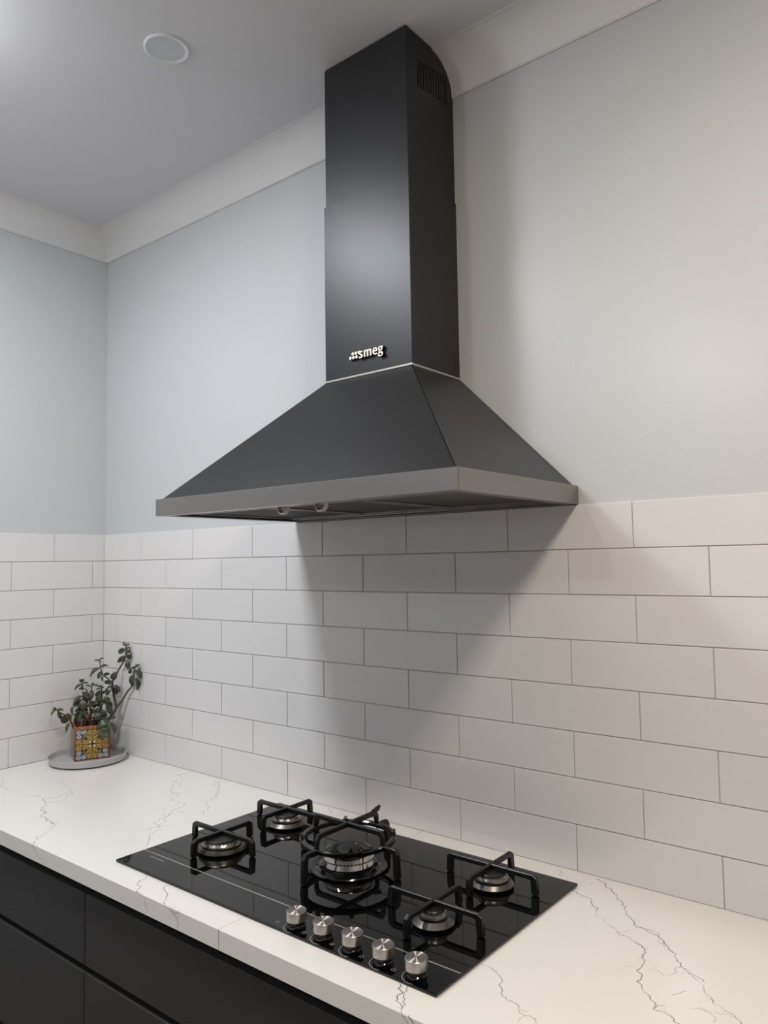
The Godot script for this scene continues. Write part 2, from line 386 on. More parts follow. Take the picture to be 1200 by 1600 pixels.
var vein_data := [
[0.7,1.870,0.013,1.882,0.040,1.909,0.053],
[1.1,1.931,0.063,1.960,0.106,1.989,0.116,2.014,0.142,2.036,0.174,2.059,0.194,2.076,0.207,2.093,0.214,2.117,0.225,2.132,0.231,2.145,0.249,2.147,0.270,2.156,0.297,2.154,0.315,2.166,0.346,2.180,0.362,2.198,0.378,2.213,0.405,2.224,0.403,2.241,0.407,2.257,0.418],
[1.1,1.952,0.014,1.981,0.026,2.001,0.043,2.022,0.071,2.053,0.101,2.072,0.137,2.092,0.164,2.113,0.168,2.145,0.183,2.159,0.197,2.173,0.214,2.186,0.222,2.196,0.241,2.208,0.259,2.224,0.270,2.233,0.279,2.246,0.289,2.258,0.306,2.274,0.323,2.280,0.336,2.300,0.345,2.316,0.353,2.330,0.368],
[0.6,2.208,0.259,2.206,0.284,2.194,0.303,2.167,0.297],
[0.6,2.223,0.351,2.236,0.326],
[0.5,2.255,0.370,2.267,0.360,2.288,0.368,2.294,0.386],
[0.6,2.153,0.206,2.158,0.193,2.186,0.222,2.194,0.206],
[0.7,2.099,0.172,2.123,0.164,2.145,0.183],
[0.8,2.224,0.270,2.242,0.276,2.252,0.284],
[0.4,1.935,0.047,1.955,0.039,1.981,0.026],
[0.5,2.213,0.405,2.224,0.383],
[0.8,2.080,0.207,2.094,0.217,2.090,0.211],
[0.8,2.132,0.231,2.118,0.230],
[0.3,2.135,0.317,2.148,0.303],
[0.9,1.939,0.452,1.974,0.460,1.996,0.486,2.010,0.507,2.036,0.517,2.055,0.530,2.069,0.536,2.091,0.543],
[1.3,1.869,0.583,1.888,0.600,1.912,0.634,1.920,0.646,1.931,0.655],
[0.9,1.878,0.580,1.893,0.604,1.912,0.635],
[1.2,1.931,0.642,1.941,0.651],
[1.0,0.432,0.448,0.475,0.460,0.514,0.489,0.567,0.511,0.620,0.530,0.655,0.536,0.677,0.526],
[0.9,0.435,0.453,0.441,0.433,0.451,0.403,0.426,0.360,0.373,0.341,0.307,0.330,0.284,0.285,0.245,0.249],
[0.9,0.473,0.459,0.490,0.435,0.472,0.396,0.426,0.360],
[1.0,0.143,0.440,0.220,0.461,0.292,0.465,0.373,0.469,0.410,0.441],
[0.4,0.292,0.465,0.284,0.422],
[0.4,0.407,0.349,0.418,0.337],
[0.4,0.548,0.525,0.567,0.511],
[0.5,0.220,0.461,0.183,0.454,0.058,0.402],
[0.8,0.498,0.486,0.561,0.509,0.610,0.527,0.653,0.537,0.676,0.520],
[0.9,0.653,0.537,0.689,0.541,0.711,0.565,0.723,0.585,0.751,0.629],
[1.0,0.757,0.635,0.775,0.647,0.786,0.659,0.818,0.667,0.839,0.675],
[0.4,0.586,0.545,0.610,0.527],
[0.4,0.561,0.509,0.587,0.501],
[0.9,0.804,0.215,0.835,0.274,0.865,0.329,0.918,0.382,0.914,0.415],
[0.9,0.939,0.396,0.978,0.451,1.012,0.479],
[0.4,0.865,0.329,0.855,0.281,0.880,0.274],
[0.4,0.918,0.382,0.922,0.349],
[0.9,1.165,0.584,1.181,0.613,1.215,0.640,1.239,0.642,1.254,0.660,1.262,0.675],
[0.9,1.247,0.584,1.290,0.616,1.306,0.638,1.338,0.644,1.356,0.656,1.360,0.675],
[0.4,1.181,0.613,1.185,0.589],
[0.8,1.338,0.644,1.363,0.644,1.358,0.661],
[0.9,0.600,0.100,0.713,0.178,0.794,0.228,0.850,0.320,0.941,0.393,0.920,0.418],
[0.9,0.705,0.024,0.812,0.106,0.844,0.180,0.945,0.250],
[0.4,0.713,0.178,0.735,0.149,0.678,0.099],
[0.4,0.844,0.180,0.817,0.188],
[0.5,0.812,0.106,0.833,0.152],
[0.6,1.171,0.009,1.203,0.039],
[0.9,0.552,0.011,0.549,0.059,0.599,0.101,0.661,0.140],
[0.9,0.696,0.005,0.717,0.037,0.763,0.062]]
# ---------------------------------------------------------------- quartz with veins
func draw_vein(img: Image, pts: Array, width: float, px: float, x0: float) -> void:   # px: pixels per metre
	var fine: Array = pts
	for level in 4:
		var out := []
		for k in fine.size() - 1:
			var a: Vector2 = fine[k]; var b: Vector2 = fine[k + 1]
			var d := b - a
			out.append(a)
			if d.length() > 0.003:
				out.append((a + b) / 2 + Vector2(-d.y, d.x) * rng.randf_range(-0.24, 0.24))
		out.append(fine[-1])
		fine = out
	var tone := Color(0.40, 0.385, 0.375)
	var strength := 0.8
	for k in fine.size() - 1:
		var a: Vector2 = fine[k]; var b: Vector2 = fine[k + 1]
		strength = clampf(strength + rng.randf_range(-0.16, 0.16), 0.25, 0.95)
		var n := int(ceilf(a.distance_to(b) * px * 1.5)) + 1
		var r := width * (0.45 + 0.55 * strength) * px * 0.001 * 0.72
		for s in n:
			var q := a.lerp(b, float(s) / n)
			var cx := (q.x - x0) * px; var cy := q.y * px
			for yy in range(int(floorf(cy - r - 1)), int(ceilf(cy + r + 1)) + 1):
				for xx in range(int(floorf(cx - r - 1)), int(ceilf(cx + r + 1)) + 1):
					if xx < 0 or yy < 0 or xx >= img.get_width() or yy >= img.get_height(): continue
					var cov := clampf(r + 0.5 - Vector2(xx + 0.5 - cx, yy + 0.5 - cy).length(), 0.0, 1.0) * strength * 0.55
					if cov > 0.0:
						img.set_pixel(xx, yy, img.get_pixel(xx, yy).lerp(tone, cov))

func quartz(x0: float, x1: float, paths: Array) -> StandardMaterial3D:
	var px := 2048.0 / (x1 - x0)
	var w := 2048; var h := int(0.72 * px)
	var img := Image.create(w, h, false, Image.FORMAT_RGB8)
	img.fill(Color(0.905, 0.892, 0.872))
	for k in 900:      # faint specks in the stone
		var c := Color(0.86, 0.845, 0.82).lerp(Color(0.93, 0.92, 0.905), rng.randf())
		img.fill_rect(Rect2i(rng.randi_range(0, w - 4), rng.randi_range(0, h - 4), rng.randi_range(1, 3), rng.randi_range(1, 3)), c)
	for v in paths:
		var pts := []
		for k in range(1, v.size(), 2): pts.append(Vector2(v[k], v[k + 1]))
		draw_vein(img, pts, v[0], px, x0)
		for k in range(1, pts.size() - 1):      # hair cracks that branch off
			if rng.randf() < 0.55:
				var d := Vector2.from_angle(rng.randf() * TAU) * rng.randf_range(0.008, 0.03)
				draw_vein(img, [pts[k], pts[k] + d], 0.35, px, x0)
	img.generate_mipmaps()
	var m := mat(Color(1, 1, 1), 0.16)
	m.albedo_texture = ImageTexture.create_from_image(img)
	return m

func slab(x0: float, x1: float) -> ArrayMesh:      # top and front face share one sheet of the texture; front edge eased
	var st := mb()
	var px := 1.0 / (x1 - x0); var py := 2048.0 / (x1 - x0) / int(0.72 * 2048.0 / (x1 - x0))
	var b := 0.0015; var zf := 0.643; var yb := 0.862
	var rows := [[0.9, -0.005, -0.005], [0.9, zf - b, zf - b], [0.9 - b, zf, zf], [yb, zf, zf + 0.9 - yb], [yb, -0.005, zf + 0.04]]
	for k in rows.size() - 1:
		var a: Array = rows[k]; var c: Array = rows[k + 1]
		var q := [V(x0, a[0], a[1]), V(x0, c[0], c[1]), V(x1, c[0], c[1]), V(x1, a[0], a[1])]
		var u := [Vector2(0, a[2] * py), Vector2(0, c[2] * py), Vector2((x1 - x0) * px, c[2] * py), Vector2((x1 - x0) * px, a[2] * py)]
		quad_uv(st, q, u)
	for x in [x0, x1]:
		var q := [V(x, yb, -0.005), V(x, yb, zf), V(x, 0.9, zf - b), V(x, 0.9, -0.005)]
		if x == x0: quad_uv(st, q, [Vector2.ZERO, Vector2(0, 0.5), Vector2(0, 0.5), Vector2.ZERO])
		else: quad_uv(st, [q[3], q[2], q[1], q[0]], [Vector2.ZERO, Vector2(0, 0.5), Vector2(0, 0.5), Vector2.ZERO])
	return done(st)

# ---------------------------------------------------------------- printed tile on the flower pot
func pot_print() -> StandardMaterial3D:
	var n := 320
	var img := Image.create(n, n, false, Image.FORMAT_RGB8)
	var yellow := Color(0.62, 0.51, 0.25); var brown := Color(0.17, 0.11, 0.08); var blue := Color(0.27, 0.31, 0.36); var pale := Color(0.78, 0.80, 0.82); var cream := Color(0.84, 0.77, 0.58)
	for j in n:
		for i in n:
			var x := (i + 0.5) / n * 2 - 1; var y := (j + 0.5) / n * 2 - 1
			var ax := absf(x); var ay := absf(y)
			var c := yellow
			var p := Vector2(ax, ay)
			# corner panels: blue with pale scrolls
			var corner := p.distance_to(Vector2(1.02, 1.02))
			var edge := 0.70 + 0.05 * sin(atan2(1.02 - ay, 1.02 - ax) * 8.0)
			if corner < edge: c = blue
			if absf(corner - edge) < 0.025: c = brown
			for s in [Vector2(0.80, 0.50), Vector2(0.50, 0.80), Vector2(0.82, 0.82)]:
				var d: Vector2 = p - s; var r := d.length(); var t := atan2(d.y, d.x)
				if r < 0.16 and corner < edge:
					var spiral := fposmod(r / 0.085 - t / TAU, 1.0)
					if spiral < 0.5: c = pale
			# flower in the middle: four petals, four buds, eight scrolls
			var q := p if ax > ay else Vector2(ay, ax)
			var dg := absf(ax - ay) / sqrt(2.0); var al := (ax + ay) / sqrt(2.0)
			var petal := Vector2((al - 0.19) / 0.12, dg / 0.065).length()
			if petal < 1.0: c = cream
			if absf(petal - 1.1) < 0.2: c = brown
			var bud := absf(q.x - 0.68) / 0.17 + q.y / 0.09
			if bud < 1.0: c = brown
			if bud < 0.45: c = cream
			if q.y < 0.018 and q.x < 0.55: c = brown
			for s in [Vector2(0.50, 0.27), Vector2(0.33, 0.42)]:
				var d2: Vector2 = q - s
				if absf(d2.length() - (0.12 if s.x > 0.4 else 0.10)) < 0.025 and corner > edge and not (d2.x < 0 and d2.y < -0.03): c = brown
			if q.x > 0.9 and q.y < 0.12 - (q.x - 0.9) * 0.5 and q.y > 0.04: c = brown
			img.set_pixel(i, j, c)
	# worn and chipped places
	var wn := FastNoiseLite.new(); wn.seed = 5; wn.frequency = 0.03
	for j in n:
		for i in n:
			var e := mini(mini(i, n - 1 - i), mini(j, n - 1 - j))
			var w := wn.get_noise_2d(i, j)
			if e < 8 + w * 14: img.set_pixel(i, j, Color(0.36, 0.20, 0.13))
			elif w > 0.45: img.set_pixel(i, j, img.get_pixel(i, j).lerp(Color(0.55, 0.42, 0.34), 0.5))
	var m := mat(Color(1, 1, 1), 0.3)
	m.albedo_texture = ImageTexture.create_from_image(img)
	return m

# ---------------------------------------------------------------- tiled walls
var tile_cache := {}
func tile_mesh(w: float, h: float) -> ArrayMesh:
	var key := "%.3f_%.3f" % [w, h]
	if not tile_cache.has(key):
		var st := mb()
		cbox(st, V(-w / 2, -h / 2, -0.0035), V(w / 2, h / 2, 0.0035), 0.0011)
		tile_cache[key] = done(st)
	return tile_cache[key]

func lay_tiles(wall: Node3D, first_odd: float, first_even: float, length: float, left_wall: bool) -> void:
	var top := 1.6984; var pitch := 0.302; var rh := 0.1; var gap := 0.0022
	for row in 8:
		var y1 := top - row * rh; var y0 := y1 - rh + gap
		if row == 7: y0 = 0.9006
		var edge: float = first_odd if row % 2 == 0 else first_even
		var a := 0.0004 if left_wall else -0.0015
		while a < length - 0.02:
			var b := minf(edge - gap / 2, length)
			var o := MeshInstance3D.new()
			o.name = "tile"
			o.mesh = tile_mesh(snappedf(b - a, 0.0005), snappedf(y1 - y0, 0.0005)); o.material_override = M.tile
			wall.add_child(o, true)
			var c := (a + b) / 2
			var tip := rng.randf_range(-0.0016, 0.0016); var tip2 := rng.randf_range(-0.0008, 0.0008)
			if left_wall:
				o.position = V(-0.0035 + rng.randf_range(-0.0003, 0.0003), (y0 + y1) / 2, c); o.rotation = V(tip, PI / 2 + tip2, 0)
			else:
				o.position = V(c, (y0 + y1) / 2, -0.0035 + rng.randf_range(-0.0003, 0.0003)); o.rotation = V(tip, tip2, 0)
			a = edge + gap / 2
			edge += pitch

# ---------------------------------------------------------------- range hood
func face_plate(st: SurfaceTool, q: Array, inset: Array, depth: float) -> void:   # plate on a slanted four-sided face, its edges drawn in
	var u: Vector3 = (q[1] - q[0]).normalized()
	var n: Vector3 = (q[1] - q[0]).cross(q[3] - q[0]).normalized()
	var v := n.cross(u)
	var poly := PackedVector2Array()
	for p in q: poly.append(Vector2((p - q[0]).dot(u), (p - q[0]).dot(v)))
	poly[0].x += inset[0]; poly[3].x += inset[0]; poly[1].x -= inset[1]; poly[2].x -= inset[1]
	prism(st, poly, q[0], u, v, depth)

func vent_panel(x0: float, x1: float) -> ArrayMesh:   # upper chimney side: notched for the cornice, slots cut through
	var outline := PackedVector2Array([Vector2(-0.004, 2.489), Vector2(0.1915, 2.489), Vector2(0.1915, 2.857)])
	outline.append(Vector2(0.0865, 2.857)); outline.append(Vector2(0.0865, 2.852))
	for k in 11:
		var t := PI / 2 * k / 10
		outline.append(Vector2(0.0845 - 0.0865 * sin(t), 2.7665 + 0.0855 * cos(t)))
	outline.append(Vector2(-0.004, 2.7665))
	var st := mb()
	var z := 0.1915
	var cuts := []
	for k in 12: cuts.append(0.1465 - k * 0.0108)
	var bits := [[0.1465 + 0.0024, 0.1915, 2.4, 2.9]]
	for k in 12:
		var c: float = cuts[k]
		var lo := 2.727 + 0.0009 * k; var hi := 2.797 + 0.0013 * k
		bits.append([c - 0.0024, c + 0.0024, 2.4, lo]); bits.append([c - 0.0024, c + 0.0024, hi, 2.9])
		bits.append([(cuts[k + 1] + 0.0024) if k < 11 else -0.004, c - 0.0024, 2.4, 2.9])
	for r in bits:
		var rect := PackedVector2Array([Vector2(r[0], r[2]), Vector2(r[1], r[2]), Vector2(r[1], r[3]), Vector2(r[0], r[3])])
		for p in Geometry2D.intersect_polygons(outline, rect):
			# plane spanned by z (u) and y (v) looks towards -x: start from the far side
			prism(st, p, V(x1, 0, 0), V(0, 0, 1), V(0, 1, 0), x1 - x0)
	return done(st)

func text_mesh(s: String, height: float, depth: float, weight := 400) -> TextMesh:
	var t := TextMesh.new()
	var f := SystemFont.new()
	f.font_names = PackedStringArray(["Droid Sans"]); f.font_weight = weight
	t.font = f; t.text = s; t.font_size = 64; t.pixel_size = height / 64.0; t.depth = depth; t.curve_step = 1.0
	return t

func build_hood() -> void:
	var h := thing("range_hood", "black pyramid range hood with tall chimney and steel rim on the grey wall", "range hood", V(1.4875, 1.7, 0))
	var o := -h.position
	var x0 := 1.041; var x1 := 1.934; var zf := 0.481; var y0 := 1.7; var y1 := 1.7415
	# steel rim: front and side skirts with a turned-in lip
	var st := mb()
	cbox(st, V(x0, y0, zf - 0.004), V(x1, y1, zf), 0.0012)
	cbox(st, V(x0, y0, -0.0045), V(x0 + 0.004, y1, zf - 0.004), 0.0008)
	cbox(st, V(x1 - 0.004, y0, -0.0045), V(x1, y1, zf - 0.004), 0.0008)
	cbox(st, V(x0 + 0.004, y1 - 0.0015, -0.0045), V(x1 - 0.004, y1, zf - 0.004), 0.0004)
	cbox(st, V(x0 + 0.004, y0, zf - 0.026), V(x1 - 0.004, y0 + 0.0015, zf - 0.004), 0.0004)
	cbox(st, V(x0 + 0.004, y0, 0.012), V(x0 + 0.026, y0 + 0.0015, zf - 0.026), 0.0004)
	cbox(st, V(x1 - 0.026, y0, 0.012), V(x1 - 0.004, y0 + 0.0015, zf - 0.026), 0.0004)
	cbox(st, V(x0 + 0.004, y0, -0.0045), V(x1 - 0.004, y0 + 0.0015, 0.012), 0.0004)
	part("rim", done(st), M.steel, h, o)
	st = mb()      # panel inside the rim
	cbox(st, V(x0 + 0.004, y0 + 0.018, 0.0), V(x1 - 0.004, y0 + 0.02, zf - 0.004), 0.0004)
	part("inner_panel", done(st), M.filter_frame, h, o)
	for k in 3:
		var fx := x0 + 0.035 + k * 0.2775
		st = mb()
		cbox(st, V(fx, y0 + 0.006, 0.05), V(fx + 0.268, y0 + 0.016, 0.062), 0.001)
		cbox(st, V(fx, y0 + 0.006, 0.378), V(fx + 0.268, y0 + 0.016, 0.39), 0.001)
		cbox(st, V(fx, y0 + 0.006, 0.062), V(fx + 0.012, y0 + 0.016, 0.378), 0.001)
		cbox(st, V(fx + 0.256, y0 + 0.006, 0.062), V(fx + 0.268, y0 + 0.016, 0.378), 0.001)
		var f := part("grease_filter", done(st), M.filter_frame, h, o)
		st = mb()
		cbox(st, V(fx + 0.012, y0 + 0.013, 0.062), V(fx + 0.256, y0 + 0.015, 0.378), 0.0003)
		for w in 40:
			cbox(st, V(fx + 0.012 + w * 0.0061, y0 + 0.0095, 0.062), V(fx + 0.0142 + w * 0.0061, y0 + 0.0125, 0.378), 0.0005)
		part("mesh_panel", done(st), M.filter_mesh, f)
	for rz in [0.018, 0.026, 0.034]:
		st = mb(); cbox(st, V(x0 + 0.03, y0 + 0.004, rz), V(x1 - 0.03, y0 + 0.008, rz + 0.004), 0.0008)
		part("rear_rail", done(st), M.filter_frame, h, o)
	for hx in [1.412, 1.53]:      # filter latches
		st = mb()
		bar(st, [V(hx - 0.013, y0 + 0.008, 0.4), V(hx - 0.012, y0 - 0.004, 0.4), V(hx - 0.006, y0 - 0.0095, 0.4), V(hx + 0.006, y0 - 0.0095, 0.4), V(hx + 0.012, y0 - 0.004, 0.4), V(hx + 0.013, y0 + 0.008, 0.4)], V(0, 0, 1), [0.012, 0.012, 0.012, 0.012, 0.012, 0.012], [0.004, 0.004, 0.004, 0.004, 0.004, 0.004], 0.0008)
		part("latch", done(st), M.trim_steel, h, o)
	for lx in [1.27, 1.74]:
		st = mb(); lathe(st, [[0.0, 0.0], [0.026, 0.0], [0.03, 0.003], [0.03, 0.012]], 28, V(lx, y0 + 0.006, 0.43))
		part("hood_lamp", done(st), M.lamp_glass, h, o)
	# canopy: dark core and four sheets with open seams
	var i := 0.012
	var b := [V(x0 + i, y1, zf - i), V(x1 - i, y1, zf - i), V(x1 - i, y1, -0.004), V(x0 + i, y1, -0.004)]
	var ty := 2.0305
	var t := [V(1.3555, ty, 0.197), V(1.6275, ty, 0.197), V(1.6275, ty, -0.004), V(1.3555, ty, -0.004)]
	st = mb()
	for k in 4:
		var j := (k + 1) % 4
		var d := V(0, -0.0012, 0)
		quad(st, b[k] + d, b[j] + d, t[j] + d, t[k] + d)
	part("canopy_core", done(st), M.hood, h, o)
	st = mb(); face_plate(st, [b[0], b[1], t[1], t[0]], [0.0006, 0.0006], 0.0012)
	part("canopy_front", done(st), M.hood, h, o)
	st = mb(); face_plate(st, [b[1], b[2], t[2], t[1]], [0.0012, 0.0], 0.0012)
	part("canopy_side", done(st), M.hood, h, o)
	st = mb(); face_plate(st, [b[3], b[0], t[0], t[3]], [0.0, 0.0012], 0.0012)
	part("canopy_side", done(st), M.hood, h, o)
	# bright collar, lower chimney, upper chimney
	st = mb(); cbox(st, V(1.3535, 2.0305, -0.004), V(1.6295, 2.0365, 0.1995), 0.0012)
	part("collar", done(st), M.trim_steel, h, o)
	st = mb()
	cbox(st, V(1.3555, 2.0365, 0.1955), V(1.6275, 2.489, 0.197), 0.0005)
	cbox(st, V(1.3555, 2.0365, -0.004), V(1.357, 2.489, 0.1955), 0.0005)
	cbox(st, V(1.626, 2.0365, -0.004), V(1.6275, 2.489, 0.1955), 0.0005)
	part("lower_chimney", done(st), M.hood, h, o)
	st = mb(); cbox(st, V(1.3585, 2.46, 0.1915), V(1.6245, 2.857, 0.1935), 0.0006)
	var up := part("upper_chimney", done(st), M.hood, h, o)
	part("vent_panel", vent_panel(1.6225, 1.6245), M.hood, up)
	part("vent_panel", vent_panel(1.3585, 1.3605), M.hood, up)
	st = mb(); cbox(st, V(1.42, 2.489, 0.03), V(1.56, 2.85, 0.16), 0.01)
	part("duct", done(st), M.duct, h, o)
	# raised lettering with its six dots
	var logo := Node3D.new(); logo.name = "brand_badge"; h.add_child(logo, true); logo.position = o
	var letters := text_mesh("smeg", 0.0305, 0.0015, 700)
	var backs := text_mesh("smeg", 0.0305, 0.006, 700)
	var at := V(1.5115, 2.0838, 0.2035)
	part("lettering", letters, M.badge, logo, at + V(0, 0, 0.0012))
	part("lettering_side", backs, M.badge_black, logo, at - V(0, 0, 0.0035))
	for d in [[1.4455, 2.0785], [1.4553, 2.0785], [1.4651, 2.0785], [1.4535, 2.0880], [1.4633, 2.0880], [1.4731, 2.0880]]:
		st = mb(); lathe(st, [[0.0043, 0.0], [0.0043, 0.0012], [0.0036, 0.0018], [0.0, 0.0018]], 20)
		var dot := part("dot", done(st), M.badge, logo, V(d[0], d[1], 0.203)); dot.rotation.x = PI / 2
		st = mb(); lathe(st, [[0.0, 0.0], [0.0042, 0.0], [0.0042, 0.006], [0.0, 0.006]], 20)
		var db := part("dot_side", done(st), M.badge_black, logo, V(d[0], d[1], 0.197)); db.rotation.x = PI / 2

# ---------------------------------------------------------------- cooktop
func burner(parent: Node3D, at: Vector3, skirt: float, ring: float) -> void:
	var st := mb()
	lathe(st, [[skirt * 0.9, 0.002], [skirt, 0.005], [skirt, 0.0065], [ring * 1.16, 0.014], [ring * 0.8, 0.015]], 48)
	var b := part("burner", done(st), M.alu_dark, parent, at)
	st = mb()
	lathe(st, [[ring * 0.86, 0.014], [ring * 0.86, 0.0165], [ring * 1.02, 0.0172], [ring * 1.0, 0.0205], [ring * 0.93, 0.0255], [ring * 0.8, 0.0258]], 48)
	part("flame_ring", done(st), M.alu, b)
	st = mb()
	for k in 32:
		var t := TAU * k / 32
		var d := V(cos(t), 0, sin(t)); var sd := V(-d.z, 0, d.x)
		bar(st, [d * ring * 0.8 + V(0, 0.0255, 0), d * ring * 0.955 + V(0, 0.0246, 0)], sd, [ring * 0.09, ring * 0.11], [0.0022, 0.0022], 0.0003)
	part("flame_teeth", done(st), M.alu, b)
	st = mb()
	lathe(st, [[ring * 0.78, 0.0245], [ring * 0.84, 0.0262], [ring * 0.84, 0.0282], [ring * 0.77, 0.0302], [ring * 0.3, 0.0306], [0.0, 0.0306]], 48, Vector3.ZERO)
	part("burner_cap", done(st), M.cap, b)

func grate(at: Vector3, ax: float, az: float, label: String) -> void:
	var g := thing("pan_support", label, "pan support", at, "cast iron pan supports on the cooktop")
	for k in 4:
		var d: Vector3 = [V(1, 0, 0), V(0, 0, 1), V(-1, 0, 0), V(0, 0, -1)][k]
		var r := ax if k % 2 == 0 else az
		var side := V(d.z, 0, -d.x)
		var st := mb()
		var y := 0.0345
		bar(st, [d * 0.0 + V(0, y, 0), d * (r - 0.022) + V(0, y, 0), d * (r - 0.0125) + V(0, y - 0.0008, 0), d * (r - 0.0085) + V(0, y - 0.004, 0), d * (r - 0.0075) + V(0, y - 0.010, 0), d * (r - 0.0065) + V(0, 0.0025, 0)],
			side, [0.0085, 0.0085, 0.009, 0.009, 0.0095, 0.0105], [0.0105, 0.0105, 0.0135, 0.0165, 0.0155, 0.0145], 0.0016)
		var a := part("arm", done(st), M.iron, g)
		st = mb(); cbox(st, d * (r - 0.0065) - V(0.0035, 0.0, 0.0035) + V(0, 0.0, 0), d * (r - 0.0065) + V(0.0035, 0.0028, 0.0035), 0.0006)
		part("rubber_foot", done(st), M.rubber, a)

func arc_print(r: float, w: float, t0: float, t1: float) -> ArrayMesh:
	var st := mb()
	var n := 28
	for k in n:
		var a := lerpf(t0, t1, float(k) / n); var b := lerpf(t0, t1, float(k + 1) / n)
		var d0 := V(cos(a), 0, -sin(a)); var d1 := V(cos(b), 0, -sin(b))
		quad(st, d0 * r, d0 * (r + w), d1 * (r + w), d1 * r)
	return done(st)

func build_cooktop() -> void:
	var gy := 0.906
	var c := thing("gas_cooktop", "black glass gas cooktop with five burners set on the worktop", "cooktop", V(1.4895, 0.9005, 0.326))
	var o := -c.position
	var st := mb()
	cbox(st, V(1.0405, 0.9025, 0.0705), V(1.9385, gy, 0.5815), 0.0022)
	part("glass_plate", done(st), M.glass_black, c, o)
	st = mb(); cbox(st, V(1.0415, 0.9005, 0.0715), V(1.9375, 0.9025, 0.5805), 0.0004)
	part("under_frame", done(st), M.glass_edge, c, o)
	st = mb(); cbox(st, V(1.043, gy, 0.5058), V(1.936, gy + 0.0006, 0.5088), 0.0002)
	part("metal_strip", done(st), M.trim_steel, c, o)
	var f := gy
	burner(c, o + V(1.191, f, 0.396), 0.057, 0.047)
	burner(c, o + V(1.192, f, 0.186), 0.050, 0.037)
	burner(c, o + V(1.803, f, 0.187), 0.045, 0.034)
	burner(c, o + V(1.803, f, 0.396), 0.0395, 0.025)
	# wok burner: enamel dish, slotted chrome ring, outer crown, middle cap
	var wc := o + V(1.498, f, 0.291)
	st = mb(); lathe(st, [[0.080, 0.0], [0.086, 0.003], [0.084, 0.0055], [0.072, 0.0035], [0.066, 0.0075], [0.058, 0.009], [0.05, 0.0085]], 64)
	var wb := part("wok_burner", done(st), M.enamel, c, wc)
	st = mb(); lathe(st, [[0.05, 0.008], [0.0565, 0.0095], [0.0575, 0.011], [0.0535, 0.0225], [0.0535, 0.024], [0.0575, 0.025], [0.0535, 0.0335], [0.05, 0.034], [0.036, 0.034], [0.034, 0.026], [0.024, 0.022]], 64)
	part("flame_ring", done(st), M.chrome, wb)
	st = mb()
	for k in 44:
		var t := TAU * k / 44
		var d := V(cos(t), 0, sin(t)); var sd := V(-d.z, 0, d.x)
		bar(st, [d * 0.0532 + V(0, 0.0232, 0), d * 0.0574 + V(0, 0.0232, 0)], sd, [0.0046, 0.0052], [0.0028, 0.0028], 0.0004)
	part("flame_teeth", done(st), M.chrome, wb)
	st = mb(); lathe(st, [[0.0525, 0.0335], [0.054, 0.0345], [0.0535, 0.0365], [0.048, 0.0385], [0.038, 0.0375], [0.034, 0.034]], 64)
	part("crown", done(st), M.enamel, wb)
	st = mb(); lathe(st, [[0.024, 0.022], [0.026, 0.034], [0.0265, 0.0405], [0.024, 0.043], [0.008, 0.044], [0.0, 0.044]], 40)
	part("burner_cap", done(st), M.cap, wb)
	# knobs with printed rings and burner symbols
	for k in 5:
		var kx := 1.607 + 0.0692 * k; var kz := 0.5585
		var kn := Node3D.new(); kn.name = "knob"; c.add_child(kn, true); kn.position = o + V(kx, gy, kz)
		st = mb(); lathe(st, [[0.0172, 0.0], [0.0178, 0.0005], [0.0178, 0.0055], [0.0165, 0.0068], [0.0145, 0.007]], 40)
		part("knob_collar", done(st), M.enamel, kn)
		st = mb(); lathe(st, [[0.0155, 0.006], [0.0155, 0.014]], 32)
		part("knob_neck", done(st), M.black_plastic, kn)
		st = mb(); lathe(st, [[0.0, 0.0135], [0.0185, 0.0135], [0.0192, 0.0142], [0.0192, 0.0302], [0.0186, 0.0308]], 48)
		part("knob_cap", done(st), M.knob_side, kn)
		st = mb(); lathe(st, [[0.0186, 0.0308], [0.014, 0.03085], [0.009, 0.0309], [0.004, 0.03095], [0.0003, 0.031]], 64, Vector3.ZERO, true, true)
		part("knob_face", done(st, true), M.knob_top, kn)
		part("printed_ring", arc_print(0.0232, 0.0011, PI * 0.62, PI * 1.62), M.print, kn, V(0, 0.0003, 0))
		# burner symbol: a small square, its dot in the place of the burner
		st = mb()
		var a := 0.0036; var w := 0.0007
		for q in [[-a, -a, a, -a + w], [-a, a - w, a, a], [-a, -a, -a + w, a], [a - w, -a, a, a]]:
			quad(st, V(q[0], 0, q[3]), V(q[2], 0, q[3]), V(q[2], 0, q[1]), V(q[0], 0, q[1]))
		var dp: Vector2 = [Vector2(-1, 1), Vector2(-1, -1), Vector2(0, 0), Vector2(1, -1), Vector2(1, 1)][k] * 0.0022
		quad(st, V(dp.x - 0.001, 0, dp.y + 0.001), V(dp.x + 0.001, 0, dp.y + 0.001), V(dp.x + 0.001, 0, dp.y - 0.001), V(dp.x - 0.001, 0, dp.y - 0.001))
		part("burner_symbol", done(st), M.print, c, o + V(kx - 0.0425, gy + 0.0003, kz + 0.0065))
	var tm := text_mesh("Westinghouse", 0.0085, 0.0002)
	var nm := part("printed_name", tm, M.print, c, o + V(1.1165, gy + 0.0003, 0.522)); nm.rotation.x = -PI / 2

